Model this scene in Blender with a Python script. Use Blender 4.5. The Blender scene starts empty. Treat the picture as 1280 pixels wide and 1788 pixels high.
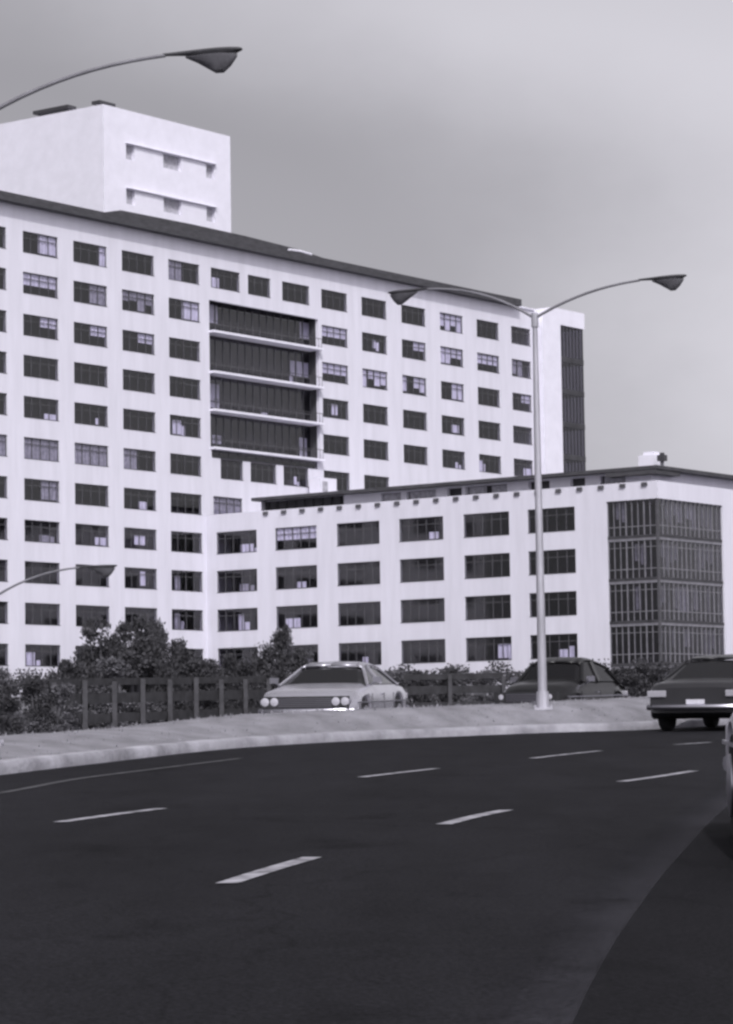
import bpy, math, random
from mathutils import Vector, Matrix
random.seed(7)
S = bpy.context.scene
COL = S.collection

# ------------------------------------------------------------------ camera
FPX, HZ, ROLL, EYE = 5000.0, 1300.0, -0.01575, 1.05
PITCH = math.atan((HZ - 894) / FPX)
FW = Vector((0, math.cos(PITCH), math.sin(PITCH)))
R0 = Vector((1, 0, 0)); U0 = R0.cross(FW)
RT = R0 * math.cos(ROLL) + U0 * math.sin(ROLL)
UP = U0 * math.cos(ROLL) - R0 * math.sin(ROLL)
cd = bpy.data.cameras.new('camera'); cam = bpy.data.objects.new('camera', cd); COL.objects.link(cam)
cd.sensor_fit = 'VERTICAL'; cd.sensor_height = 36; cd.lens = FPX / 1788 * 36
cd.clip_start = 0.3; cd.clip_end = 6000
cam.matrix_world = Matrix(((RT.x, UP.x, -FW.x, 0), (RT.y, UP.y, -FW.y, 0), (RT.z, UP.z, -FW.z, EYE), (0, 0, 0, 1)))
S.camera = cam

# ------------------------------------------------------------------ light
SUN_EL, SUN_AZ = math.radians(44), math.radians(172)      # azimuth clockwise from +Y: behind the viewer
w = bpy.data.worlds.new('World'); S.world = w; w.use_nodes = True
nt = w.node_tree; N = nt.nodes; L = nt.links; N.clear()
sky = N.new('ShaderNodeTexSky'); sky.sky_type = 'NISHITA'; sky.sun_disc = False
sky.sun_elevation = SUN_EL; sky.sun_rotation = SUN_AZ; sky.dust_density = 3.0; sky.air_density = 1.2
bw = N.new('ShaderNodeRGBToBW'); L.new(sky.outputs[0], bw.inputs[0])
tc = N.new('ShaderNodeTexCoord')
# thin high cloud: veil thickens upward and to the right of the hospital
mp = N.new('ShaderNodeMapping'); mp.inputs['Scale'].default_value = (3.2, 3.2, 5.0)
mp.inputs['Location'].default_value = (0.3, 0.1, 0.6)
L.new(tc.outputs['Generated'], mp.inputs[0])
no = N.new('ShaderNodeTexNoise'); no.inputs['Scale'].default_value = 2.2; no.inputs['Detail'].default_value = 6
no.inputs['Roughness'].default_value = 0.55
L.new(mp.outputs[0], no.inputs['Vector'])
veil = N.new('ShaderNodeVectorMath'); veil.operation = 'DOT_PRODUCT'
veil.inputs[1].default_value = (3.0, 0.0, 0.2)
L.new(tc.outputs['Generated'], veil.inputs[0])
ad = N.new('ShaderNodeMath'); ad.operation = 'MULTIPLY_ADD'; ad.inputs[1].default_value = 0.42
sp = N.new('ShaderNodeSeparateXYZ'); L.new(tc.outputs['Generated'], sp.inputs[0])
hi = N.new('ShaderNodeMapRange'); hi.interpolation_type = 'SMOOTHSTEP'; L.new(sp.outputs[2], hi.inputs[0])
hi.inputs[1].default_value = 0.185; hi.inputs[2].default_value = 0.27; hi.inputs[3].default_value = 0.22; hi.inputs[4].default_value = 0.84
va = N.new('ShaderNodeMath'); L.new(veil.outputs['Value'], va.inputs[0]); L.new(hi.outputs[0], va.inputs[1])
L.new(no.outputs[0], ad.inputs[0]); L.new(va.outputs[0], ad.inputs[2])
mr = N.new('ShaderNodeMapRange'); mr.interpolation_type = 'SMOOTHSTEP'
mr.inputs['From Min'].default_value = 0.42; mr.inputs['From Max'].default_value = 1.22
mr.inputs['To Min'].default_value = 0.92; mr.inputs['To Max'].default_value = 1.75
L.new(ad.outputs[0], mr.inputs['Value'])
mu = N.new('ShaderNodeMath'); mu.operation = 'MULTIPLY'
L.new(bw.outputs[0], mu.inputs[0]); L.new(mr.outputs[0], mu.inputs[1])
tint = N.new('ShaderNodeVectorMath'); tint.operation = 'SCALE'; tint.inputs[0].default_value = (1.0, 0.98, 1.07)
L.new(mu.outputs[0], tint.inputs['Scale'])
bg = N.new('ShaderNodeBackground'); bg.inputs['Strength'].default_value = 0.15
L.new(tint.outputs[0], bg.inputs[0])
wo = N.new('ShaderNodeOutputWorld'); L.new(bg.outputs[0], wo.inputs[0])
sl = bpy.data.lights.new('sun', 'SUN'); sl.energy = 3.0; sl.angle = math.radians(0.6); sl.color = (1.0, 0.98, 0.97)
so = bpy.data.objects.new('sun', sl); COL.objects.link(so)
sd = Vector((math.sin(SUN_AZ) * math.cos(SUN_EL), math.cos(SUN_AZ) * math.cos(SUN_EL), math.sin(SUN_EL)))
so.rotation_euler = sd.to_track_quat('Z', 'Y').to_euler()
S.view_settings.view_transform = 'Standard'; S.view_settings.look = 'None'
S.view_settings.gamma = 1; S.view_settings.exposure = -0.5
S.render.engine = 'CYCLES'
S.cycles.pixel_filter_type = 'BLACKMAN_HARRIS'; S.cycles.filter_width = 2.7   # the softness of the old lens

# ------------------------------------------------------------------ materials (a black-and-white print: every colour is a tone)
MC = {}
def tone(v, warm=0.0):
    return (v * 1.0, v * 0.98, v * 1.085, 1)
def mat(name, v, rough=0.8, var=0.0, scale=3.0, metal=0.0, spec=0.4, bump=0.0, bscale=40, detail=6, coat=0.0, stretch=None, v2=None):
    if name in MC: return MC[name]
    m = bpy.data.materials.new(name); m.use_nodes = True; MC[name] = m
    n = m.node_tree.nodes; l = m.node_tree.links
    b = n['Principled BSDF']; b.inputs['Roughness'].default_value = rough
    b.inputs['Metallic'].default_value = metal; b.inputs['Specular IOR Level'].default_value = spec
    b.inputs['Coat Weight'].default_value = coat; b.inputs['Coat Roughness'].default_value = 0.08
    b.inputs['Base Color'].default_value = tone(v)
    tcn = n.new('ShaderNodeTexCoord'); src = tcn.outputs['Object']
    if var:
        mpn = n.new('ShaderNodeMapping'); l.new(src, mpn.inputs[0])
        if stretch: mpn.inputs['Scale'].default_value = stretch
        t = n.new('ShaderNodeTexNoise'); t.inputs['Scale'].default_value = scale; t.inputs['Detail'].default_value = detail
        t.inputs['Roughness'].default_value = 0.6
        l.new(mpn.outputs[0], t.inputs['Vector'])
        r = n.new('ShaderNodeValToRGB'); l.new(t.outputs[0], r.inputs[0])
        r.color_ramp.elements[0].position = 0.3; r.color_ramp.elements[1].position = 0.7
        r.color_ramp.elements[0].color = tone(v * (1 - var)); r.color_ramp.elements[1].color = tone(v2 if v2 else v * (1 + var))
        l.new(r.outputs[0], b.inputs['Base Color'])
    if bump:
        t2 = n.new('ShaderNodeTexNoise'); t2.inputs['Scale'].default_value = bscale; t2.inputs['Detail'].default_value = 5
        l.new(src, t2.inputs['Vector'])
        bp = n.new('ShaderNodeBump'); bp.inputs['Strength'].default_value = bump; bp.inputs['Distance'].default_value = 0.05
        l.new(t2.outputs[0], bp.inputs['Height']); l.new(bp.outputs[0], b.inputs['Normal'])
    return m
def glass_mat(name, refl=0.12, tintv=0.75):
    if name in MC: return MC[name]
    m = bpy.data.materials.new(name); m.use_nodes = True; MC[name] = m
    n = m.node_tree.nodes; l = m.node_tree.links; n.clear()
    o = n.new('ShaderNodeOutputMaterial'); mx = n.new('ShaderNodeMixShader')
    tr = n.new('ShaderNodeBsdfTransparent'); tr.inputs[0].default_value = tone(tintv)
    gl = n.new('ShaderNodeBsdfGlossy'); gl.inputs['Roughness'].default_value = 0.06
    t = n.new('ShaderNodeTexCoord'); nn = n.new('ShaderNodeTexNoise'); nn.inputs['Scale'].default_value = 0.9
    l.new(t.outputs['Object'], nn.inputs['Vector'])
    bp = n.new('ShaderNodeBump'); bp.inputs['Strength'].default_value = 0.15; l.new(nn.outputs[0], bp.inputs['Height'])
    l.new(bp.outputs[0], gl.inputs['Normal'])
    mx.inputs[0].default_value = refl
    l.new(tr.outputs[0], mx.inputs[1]); l.new(gl.outputs[0], mx.inputs[2]); l.new(mx.outputs[0], o.inputs[0])
    return m
M_WALL = mat('painted_concrete', 0.67, 0.85, 0.065, 1.0, bump=0.15, bscale=6, stretch=(1, 1, 0.13), detail=8)
M_WALL2 = mat('painted_concrete_bright', 0.76, 0.85, 0.05, 0.8, bump=0.1, bscale=6)
M_FASCIA = mat('dark_roof_edge', 0.06, 0.7, 0.3, 1.2, stretch=(1, 1, 3))
M_ROOF = mat('roof_gravel', 0.25, 0.95, 0.25, 4)
M_FRAME = mat('window_frame_metal', 0.085, 0.5, 0.2, 2)
M_SILL = mat('pale_sill', 0.72, 0.8, 0.08, 2)
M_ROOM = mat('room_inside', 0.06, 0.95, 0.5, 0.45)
M_CURT = mat('pale_curtain', 0.88, 0.95, 0.22, 2.5, stretch=(3, 3, 0.6))
M_CURTG = mat('grey_curtain', 0.40, 0.95, 0.3, 3)
M_GLASS = glass_mat('window_glass', 0.10, 0.72)
M_GLASSD = glass_mat('curtain_wall_glass', 0.11, 0.55)
M_MULL = mat('aluminium_mullion', 0.2, 0.45, 0.2, 2)
M_BAND = mat('floor_band', 0.05, 0.6, 0.3, 1)
M_SPAN = mat('spandrel_panel', 0.13, 0.5, 0.35, 0.8)
M_POLE = mat('galvanised_steel', 0.42, 0.5, 0.2, 3, metal=0.35, stretch=(1, 1, 0.3))
M_ARM = mat('weathered_steel', 0.22, 0.55, 0.2, 3, metal=0.2)
M_LAMP = mat('dark_lamp_housing', 0.055, 0.5, 0.3, 4)
M_LENS = mat('lamp_lens', 0.10, 0.25, 0.2, 8)
M_ASPH = None
M_KERB = mat('kerb_concrete', 0.33, 0.9, 0.45, 1.1, bump=0.4, bscale=12)
M_PAINT = mat('road_paint', 0.30, 0.8, 0.75, 6.0, detail=9)
M_FOL = mat('foliage', 0.05, 0.75, 0.45, 6, spec=0.25)
M_FOL2 = mat('foliage_pale', 0.10, 0.75, 0.45, 6, spec=0.25)
M_BARK = mat('bark', 0.09, 0.95, 0.3, 12)
M_TIMB = mat('fence_timber', 0.035, 0.9, 0.4, 5, stretch=(1, 1, 1))
M_POST = mat('fence_post_paint', 0.06, 0.85, 0.35, 6)
M_CHROME = mat('chrome', 0.5, 0.3, metal=1.0)
M_TYRE = mat('tyre_rubber', 0.03, 0.9, 0.2, 20)
M_CARGL = mat('car_glass', 0.012, 0.08, 0.0, spec=0.3)
M_BLACK = mat('black_trim', 0.025, 0.6, 0.2, 8)
M_LAMPG = mat('headlight_glass', 0.45, 0.2, 0.05, 20, spec=0.6)
M_TAIL = mat('tail_light_glass', 0.34, 0.2, 0.1, 20)  # paler tone imitates a glint on the car's rear corner
M_PLATE = mat('licence_plate', 0.6, 0.5, 0.1, 20)
M_SEAT = mat('seat_cloth', 0.08, 0.9, 0.2, 8)
# road surface: dark asphalt with lane wear, patches, oil and fine aggregate
def asphalt(name, v, dust=None):
    m = bpy.data.materials.new(name); m.use_nodes = True
    n = m.node_tree.nodes; l = m.node_tree.links; b = n['Principled BSDF']
    b.inputs['Roughness'].default_value = 0.88; b.inputs['Specular IOR Level'].default_value = 0.06
    t = n.new('ShaderNodeTexCoord')
    def noise(sc, det, stretch=(1, 1, 1), rot=0):
        q = n.new('ShaderNodeMapping'); q.inputs['Scale'].default_value = stretch; q.inputs['Rotation'].default_value = (0, 0, rot)
        l.new(t.outputs['Object'], q.inputs[0])
        k = n.new('ShaderNodeTexNoise'); k.inputs['Scale'].default_value = sc; k.inputs['Detail'].default_value = det
        k.inputs['Roughness'].default_value = 0.65; l.new(q.outputs[0], k.inputs['Vector']); return k.outputs[0]
    big = noise(0.35, 4, (1.6, 0.25, 1), 0.25); mid = noise(2.2, 6, (1, 0.35, 1), 0.25); fine = noise(45, 5)
    def mr_(s, a, c, lo, hi):
        r = n.new('ShaderNodeMapRange'); r.inputs[1].default_value = a; r.inputs[2].default_value = c
        r.inputs[3].default_value = lo; r.inputs[4].default_value = hi; l.new(s, r.inputs[0]); return r.outputs[0]
    def mul(a, c):
        k = n.new('ShaderNodeMath'); k.operation = 'MULTIPLY'; l.new(a, k.inputs[0]); l.new(c, k.inputs[1]); return k.outputs[0]
    val = mul(mul(mr_(big, 0.3, 0.7, 0.78, 1.25), mr_(mid, 0.3, 0.7, 0.86, 1.16)), mr_(fine, 0.3, 0.7, 0.35, 1.75))
    q = n.new('ShaderNodeMapping'); q.inputs['Scale'].default_value = (1.0, 0.45, 1); l.new(t.outputs['Object'], q.inputs[0])
    dn = n.new('ShaderNodeTexNoise'); dn.inputs['Scale'].default_value = 1.6; dn.inputs['Detail'].default_value = 5; l.new(q.outputs[0], dn.inputs['Vector'])
    dm = n.new('ShaderNodeVectorMath'); dm.operation = 'MULTIPLY_ADD'; dm.inputs[1].default_value = (1.1, 1.1, 0); l.new(dn.outputs['Color'], dm.inputs[0]); l.new(q.outputs[0], dm.inputs[2])
    vo = n.new('ShaderNodeTexVoronoi'); vo.feature = 'DISTANCE_TO_EDGE'; vo.inputs['Scale'].default_value = 0.42; l.new(dm.outputs[0], vo.inputs['Vector'])
    val = mul(val, mr_(vo.outputs['Distance'], 0.0, 0.010, 0.72, 1.0))
    st = noise(0.9, 3, (1, 0.6, 1)); val = mul(val, mr_(st, 0.60, 0.72, 1.0, 0.62))
    vv = n.new('ShaderNodeVectorMath'); vv.operation = 'SCALE'; vv.inputs[0].default_value = (v * 1.0, v * 0.98, v * 1.16); l.new(val, vv.inputs['Scale'])
    l.new(vv.outputs[0], b.inputs['Base Color'])
    bp = n.new('ShaderNodeBump'); bp.inputs['Strength'].default_value = 0.35; bp.inputs['Distance'].default_value = 0.01
    l.new(fine, bp.inputs['Height']); l.new(bp.outputs[0], b.inputs['Normal'])
    return m
M_ASPH = asphalt('asphalt', 0.0145); M_ASPH2 = asphalt('asphalt_dark', 0.0105); M_ASPH3 = asphalt('asphalt_dusty', 0.075)
M_VERGE = mat('dry_verge', 0.225, 0.95, 0.30, 1.6, bump=0.5, bscale=18, detail=10, stretch=(1, 0.5, 1))
M_FIELD = mat('dry_ground', 0.16, 0.95, 0.35, 0.4, detail=10)
M_GRASS = mat('dry_grass_blades', 0.235, 0.9, 0.4, 3)

# ------------------------------------------------------------------ mesh helpers
class MB:
    def __init__(s): s.v = []; s.f = []
    def vert(s, p): s.v.append(tuple(p)); return len(s.v) - 1
    def poly(s, pts): s.f.append([s.vert(p) for p in pts])
    def box(s, x0, x1, y0, y1, z0, z1, M=None):
        P = [(x, y, z) for z in (z0, z1) for y in (y0, y1) for x in (x0, x1)]
        if M is not None: P = [M @ Vector(p) for p in P]
        b = len(s.v); s.v += [tuple(p) for p in P]
        for q in ((0, 2, 3, 1), (4, 5, 7, 6), (0, 1, 5, 4), (2, 6, 7, 3), (1, 3, 7, 5), (0, 4, 6, 2)): s.f.append([b + i for i in q])
    def tube(s, pts, rad, n=10, cap=True):
        pts = [Vector(p) for p in pts]; rad = rad if isinstance(rad, (list, tuple)) else [rad] * len(pts)
        rings = []; prev = None
        for i, p in enumerate(pts):
            d = (pts[min(i + 1, len(pts) - 1)] - pts[max(i - 1, 0)]).normalized()
            a = prev if prev else (Vector((0, 0, 1)) if abs(d.z) < 0.9 else Vector((1, 0, 0)))
            e1 = (a - d * a.dot(d)).normalized(); e2 = d.cross(e1); prev = e1
            rings.append([s.vert(p + (e1 * math.cos(2 * math.pi * k / n) + e2 * math.sin(2 * math.pi * k / n)) * rad[i]) for k in range(n)])
        for a, b in zip(rings, rings[1:]):
            for k in range(n): s.f.append([a[k], a[(k + 1) % n], b[(k + 1) % n], b[k]])
        if cap: s.f.append(rings[0][::-1]); s.f.append(rings[-1])
    def loft(s, secs, closed=True, caps=True):
        rings = [[s.vert(p) for p in sec] for sec in secs]; n = len(rings[0])
        for a, b in zip(rings, rings[1:]):
            for k in range(n if closed else n - 1): s.f.append([a[k], a[(k + 1) % n], b[(k + 1) % n], b[k]])
        if caps: s.f.append(rings[0][::-1]); s.f.append(rings[-1])
    def build(s, name, m, parent=None, smooth=False, bevel=0.0, sharp=35):
        me = bpy.data.meshes.new(name); me.from_pydata(s.v, [], s.f); me.update()
        if smooth:
            for p in me.polygons: p.use_smooth = True
            try: me.set_sharp_from_angle(angle=math.radians(sharp))
            except Exception: pass
        me.materials.append(m)
        o = bpy.data.objects.new(name, me); COL.objects.link(o)
        if parent: o.parent = parent
        if bevel:
            bv = o.modifiers.new('bevel', 'BEVEL'); bv.width = bevel; bv.segments = 2; bv.limit_method = 'ANGLE'
        return o
def tag(o, label=None, cat=None, group=None, kind=None):
    if label: o['label'] = label
    if cat: o['category'] = cat
    if group: o['group'] = group
    if kind: o['kind'] = kind
    return o
def empty(name, loc, label, cat, group=None, M=None):
    o = bpy.data.objects.new(name, None); COL.objects.link(o); o.empty_display_size = 0.3
    if M is not None: o.matrix_world = M
    else: o.location = loc
    return tag(o, label, cat, group)
def copy_tree(o, parent=None):
    c = o.copy(); COL.objects.link(c)
    if parent: c.parent = parent
    for ch in list(o.children): copy_tree(ch, c)
    return c

# ------------------------------------------------------------------ terrain: a road climbing gently to the hospital
G = 0.023
def gz(y): return G * y if y < 320 else G * 320 + 0.004 * (y - 320)
def ray(x, y): return FW + RT * ((x - 640) / FPX) - UP * ((y - 894) / FPX)
def ground_pt(x, y, dz=0.0):                      # where a sight line meets the climbing ground
    d = ray(x, y); t = (dz - EYE) / (d.z - G * d.y); p = d * t; return Vector((p.x, p.y, G * p.y + dz))
def at(x, y, D):                                   # the point at distance D (along +Y)
    d = ray(x, y); p = d * (D / d.y); return Vector((p.x, p.y, p.z + EYE))
def sheet(name, pts_rows, m, parent=None, smooth=False):
    b = MB(); n = len(pts_rows[0])
    idx = [[b.vert(p) for p in r] for r in pts_rows]
    for a, c in zip(idx, idx[1:]):
        for k in range(n - 1): b.f.append([a[k], a[k + 1], c[k + 1], c[k]])
    return b.build(name, m, parent, smooth)
ys = [-60, 0, 60, 120, 200, 320, 500, 1000, 2500]
xs = [-2000, -600, -200, -60, 60, 200, 600, 2000]
tag(sheet('ground', [[(x, y, gz(y) - 0.02) for x in xs] for y in ys], M_FIELD), kind='structure')

def catmull(P, n=8):
    P = [Vector(p) for p in P]; Q = [P[0] * 2 - P[1]] + P + [P[-1] * 2 - P[-2]]; out = []
    for i in range(1, len(Q) - 2):
        for k in range(n):
            t = k / n; a, b, c, d = Q[i - 1:i + 3]
            out.append(0.5 * ((2 * b) + (c - a) * t + (2 * a - 5 * b + 4 * c - d) * t * t + (3 * b - a - 3 * c + d) * t ** 3))
    out.append(P[-1]); return out
kp = [ground_pt(*q) for q in ((0, 1354), (150, 1336), (400, 1308), (620, 1294), (800, 1286), (980, 1279), (1140, 1274))]
d0 = (kp[0] - kp[1]).normalized()
kp = [kp[0] + d0 * 45, kp[0] + d0 * 20, kp[0] + d0 * 7] + kp
q = kp[-1]; kp += [Vector((q.x + 2.6, q.y + 5.2, 0)), Vector((q.x + 7, q.y + 16, 0)), Vector((q.x + 16, q.y + 42, 0)), Vector((q.x + 50, q.y + 110, 0))]
KL = catmull([Vector((p.x, p.y, 0)) for p in kp], 8)
def side(i):                                       # unit normal pointing away from the road
    t = (KL[min(i + 1, len(KL) - 1)] - KL[max(i - 1, 0)]).normalized()
    return Vector((-t.y, t.x, 0))
# road sheet: from the kerb line down to behind the viewer
rows = []
for i, p in enumerate(KL):
    e = Vector((p.x + 14 + max(0, i - 60) * 1.0, -40, 0)) if False else None
    far = p; near = p - side(i) * 0.0
    x2 = p.x * 1.6 + (30 if i > 60 else 0)
    rows.append((far, near))
b = MB(); K = [0, 0.1, 0.25, 0.45, 0.7, 1.0]
idx = []
for i, p in enumerate(KL):
    s = i / (len(KL) - 1); foot = Vector((-30 + 150 * s, -40, 0))
    idx.append([b.vert((p.x + (foot.x - p.x) * k, p.y + (foot.y - p.y) * k, gz(p.y + (foot.y - p.y) * k) + 0.004)) for k in K])
for a, c in zip(idx, idx[1:]):
    for k in range(len(K) - 1): b.f.append([a[k], a[k + 1], c[k + 1], c[k]])
tag(b.build('road', M_ASPH), kind='structure')

def strip(line, width, dz, m, name, w_off=0.0):
    b = MB(); P = []
    for i, p in enumerate(line):
        t = (line[min(i + 1, len(line) - 1)] - line[max(i - 1, 0)]).normalized(); s = Vector((-t.y, t.x, 0))
        P.append((b.vert((p.x + s.x * (w_off - width / 2), p.y + s.y * (w_off - width / 2), gz(p.y + s.y * (w_off - width / 2)) + dz)),
                  b.vert((p.x + s.x * (w_off + width / 2), p.y + s.y * (w_off + width / 2), gz(p.y + s.y * (w_off + width / 2)) + dz))))
    for a, c in zip(P, P[1:]): b.f.append([a[0], c[0], c[1], a[1]])
    return b.build(name, m)
def pxline(pts, n=6): return catmull([ground_pt(*q) for q in pts], n)
DG = 'broken white lane dashes painted on the road'
for pts, lab in (
    (((105, 1437), (190, 1425), (283, 1413)), 'white lane dash at the left, first of the far lane line'),
    (((632, 1358), (700, 1350), (762, 1343)), 'thin lane dash in the middle of the far lane line'),
    (((930, 1325), (990, 1318), (1047, 1312)), 'thin lane dash of the far lane line below the dark rounded car'),
    (((1180, 1301), (1240, 1297)), 'shortest lane dash, just below the sedan driving away'),
    (((395, 1545), (470, 1521), (545, 1499)), 'broadest lane dash, nearest to the viewer'),
    (((775, 1441), (830, 1427), (884, 1416)), 'lane dash in the middle of the near lane line'),
    (((1085, 1366), (1150, 1357), (1212, 1347)), 'lane dash at the right end of the near lane line')):
    o = strip(pxline(pts), 0.12, 0.009, M_PAINT, 'lane_dash'); tag(o, lab, 'road marking', DG, 'structure')
# pale gutter seam beside the kerb at the left
tag(strip(pxline(((-200, 1416), (0, 1386), (130, 1362), (260, 1345), (420, 1325)), 6), 0.10, 0.009, mat('worn_edge_paint', 0.07, 0.85, 0.6, 4, detail=9), 'edge_line'), kind='structure')
# shoulder at the lower right: dark new asphalt with a dusty worn edge
sh = pxline(((930, 1960), (1000, 1792), (1050, 1690), (1105, 1602), (1190, 1492), (1290, 1396), (1420, 1320), (1640, 1262)), 6)
b = MB(); P = []
for i, p in enumerate(sh):
    P.append([b.vert((p.x + k, p.y, gz(p.y) + 0.010)) for k in (0.0, 2, 8, 40)])
for a, c in zip(P, P[1:]):
    for k in range(3): b.f.append([a[k], a[k + 1], c[k + 1], c[k]])
tag(b.build('shoulder', M_ASPH2), kind='structure')
def dusty():
    m = asphalt('asphalt_dust_band', 0.034); n = m.node_tree.nodes; l = m.node_tree.links
    uv = n.new('ShaderNodeUVMap'); sx = n.new('ShaderNodeSeparateXYZ'); l.new(uv.outputs[0], sx.inputs[0])
    t = n.new('ShaderNodeTexCoord'); k = n.new('ShaderNodeTexNoise'); k.inputs['Scale'].default_value = 5; k.inputs['Detail'].default_value = 8
    l.new(t.outputs['Object'], k.inputs['Vector'])
    a = n.new('ShaderNodeMath'); a.operation = 'MULTIPLY_ADD'; a.inputs[1].default_value = 0.5; l.new(k.outputs[0], a.inputs[0]); l.new(sx.outputs[0], a.inputs[2])
    r = n.new('ShaderNodeMapRange'); r.interpolation_type = 'SMOOTHSTEP'; r.inputs[1].default_value = 0.3; r.inputs[2].default_value = 1.3; l.new(a.outputs[0], r.inputs[0])
    r.inputs[4].default_value = 0.75
    l.new(r.outputs[0], n['Principled BSDF'].inputs['Alpha']); return m
b = MB(); P = []; UVS = []
for i, p in enumerate(sh[:34]):
    t = (sh[i + 1] - sh[max(i - 1, 0)]).normalized(); s_ = Vector((-t.y, t.x, 0)); r = []
    for k, wd in enumerate((0.42, 0.3, 0.16, 0.0)):
        r.append(b.vert((p.x + s_.x * wd, p.y + s_.y * wd, gz(p.y) + 0.008))); UVS.append((k / 3, i / 8))
    P.append(r)
for a, c in zip(P, P[1:]):
    for k in range(3): b.f.append([a[k], a[k + 1], c[k + 1], c[k]])
o = b.build('dusty_road_edge', dusty()); tag(o, kind='structure')
uvl = o.data.uv_layers.new(name='UVMap')
for lp in o.data.loops: uvl.data[lp.index].uv = UVS[lp.vertex_index]

# kerb, raised verge, and the carriageway behind it
def profile_strip(name, prof, m, lo=0, hi=None, smooth=True, jitter=0.0):
    b = MB(); idx = []
    for i in range(lo, hi if hi else len(KL)):
        p = KL[i]; s = side(i)
        s = s if i < 78 else side(77)
        crest = CR(i); r = []
        for j, (off, hh, c) in enumerate(prof):
            q = p + s * off; jj = (random.random() - 0.5) * jitter if c else 0
            r.append(b.vert((q.x, q.y, gz(q.y) + hh + c * crest + jj)))
        idx.append(r)
    for a, c in zip(idx, idx[1:]):
        for k in range(len(prof) - 1): b.f.append([a[k], c[k], c[k + 1], a[k + 1]])
    return b.build(name, m, smooth=smooth, sharp=50)
CRP = [(0, 1288), (170, 1273), (430, 1246), (700, 1235), (860, 1230), (1130, 1216)]
def crest_px(x):
    if x <= 0: return 1288 + (0 - x) * 0.09
    for (a, ya), (c, yc) in zip(CRP, CRP[1:]):
        if x <= c: return ya + (yc - ya) * (x - a) / (c - a)
    return 1216 - (x - 1130) * 0.02
def CR(i):                                          # crest height above the road plane behind each kerb point
    p = KL[i]; q = p + side(i) * 2.6
    X = 640 + FPX * q.x / q.y if q.y > 5 else -3000
    X = max(-300, min(1300, X)); P = at(X, crest_px(X), q.y)
    return max(0.3, min(0.7, P.z - gz(q.y)))
tag(profile_strip('kerb', [(0.0, 0.0, 0), (0.0, 0.10, 0), (0.03, 0.15, 0), (0.2, 0.16, 0), (0.24, 0.10, 0)], M_KERB), kind='structure')
tag(profile_strip('verge', [(0.24, 0.15, 0.0), (0.6, 0.12, 0.12), (1.2, 0.06, 0.6), (1.9, 0.02, 0.9), (2.6, 0.0, 1.0), (3.0, -0.02, 0.93), (3.9, 0.0, 0.35), (4.6, -0.06, 0)], M_VERGE, jitter=0.02), kind='structure')
tag(profile_strip('far_carriageway', [(4.7, 0.004, 0), (8, 0.004, 0), (12.5, 0.004, 0), (18, 0.004, 0)], M_ASPH3, hi=78), kind='structure')
b = MB()
for _ in range(2600):                               # dry grass along the bank
    i = random.randint(14, 84); f_ = random.random()
    p = KL[i].lerp(KL[i + 1], f_); s = side(min(i, 77)); off = random.choice((random.uniform(1.2, 3.0), random.uniform(2.2, 3.0), random.uniform(0.3, 1.4)))
    q = p + s * off; c = CR(i)
    prof = [(0.24, 0.15), (0.6, 0.12 + 0.12 * c), (1.2, 0.06 + 0.6 * c), (1.9, 0.02 + 0.9 * c), (2.6, c), (3.0, 0.93 * c - 0.02)]
    z = prof[-1][1]
    for (a, za), (e, ze) in zip(prof, prof[1:]):
        if a <= off <= e: z = za + (ze - za) * (off - a) / (e - a)
    z += gz(q.y) - 0.02; hgt = random.uniform(0.02, 0.075) * (1.2 if off > 2.2 else 0.7); an = random.uniform(0, 6.28); ww = random.uniform(0.012, 0.03)
    lx, ly = random.uniform(-.04, .04), random.uniform(-.04, .04)
    b.poly([(q.x - math.cos(an) * ww, q.y - math.sin(an) * ww, z), (q.x + math.cos(an) * ww, q.y + math.sin(an) * ww, z), (q.x + lx, q.y + ly, z + hgt)])
tag(b.build('dry_grass', M_GRASS), 'short dry grass growing on the raised verge', 'grass', kind='stuff')

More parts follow.
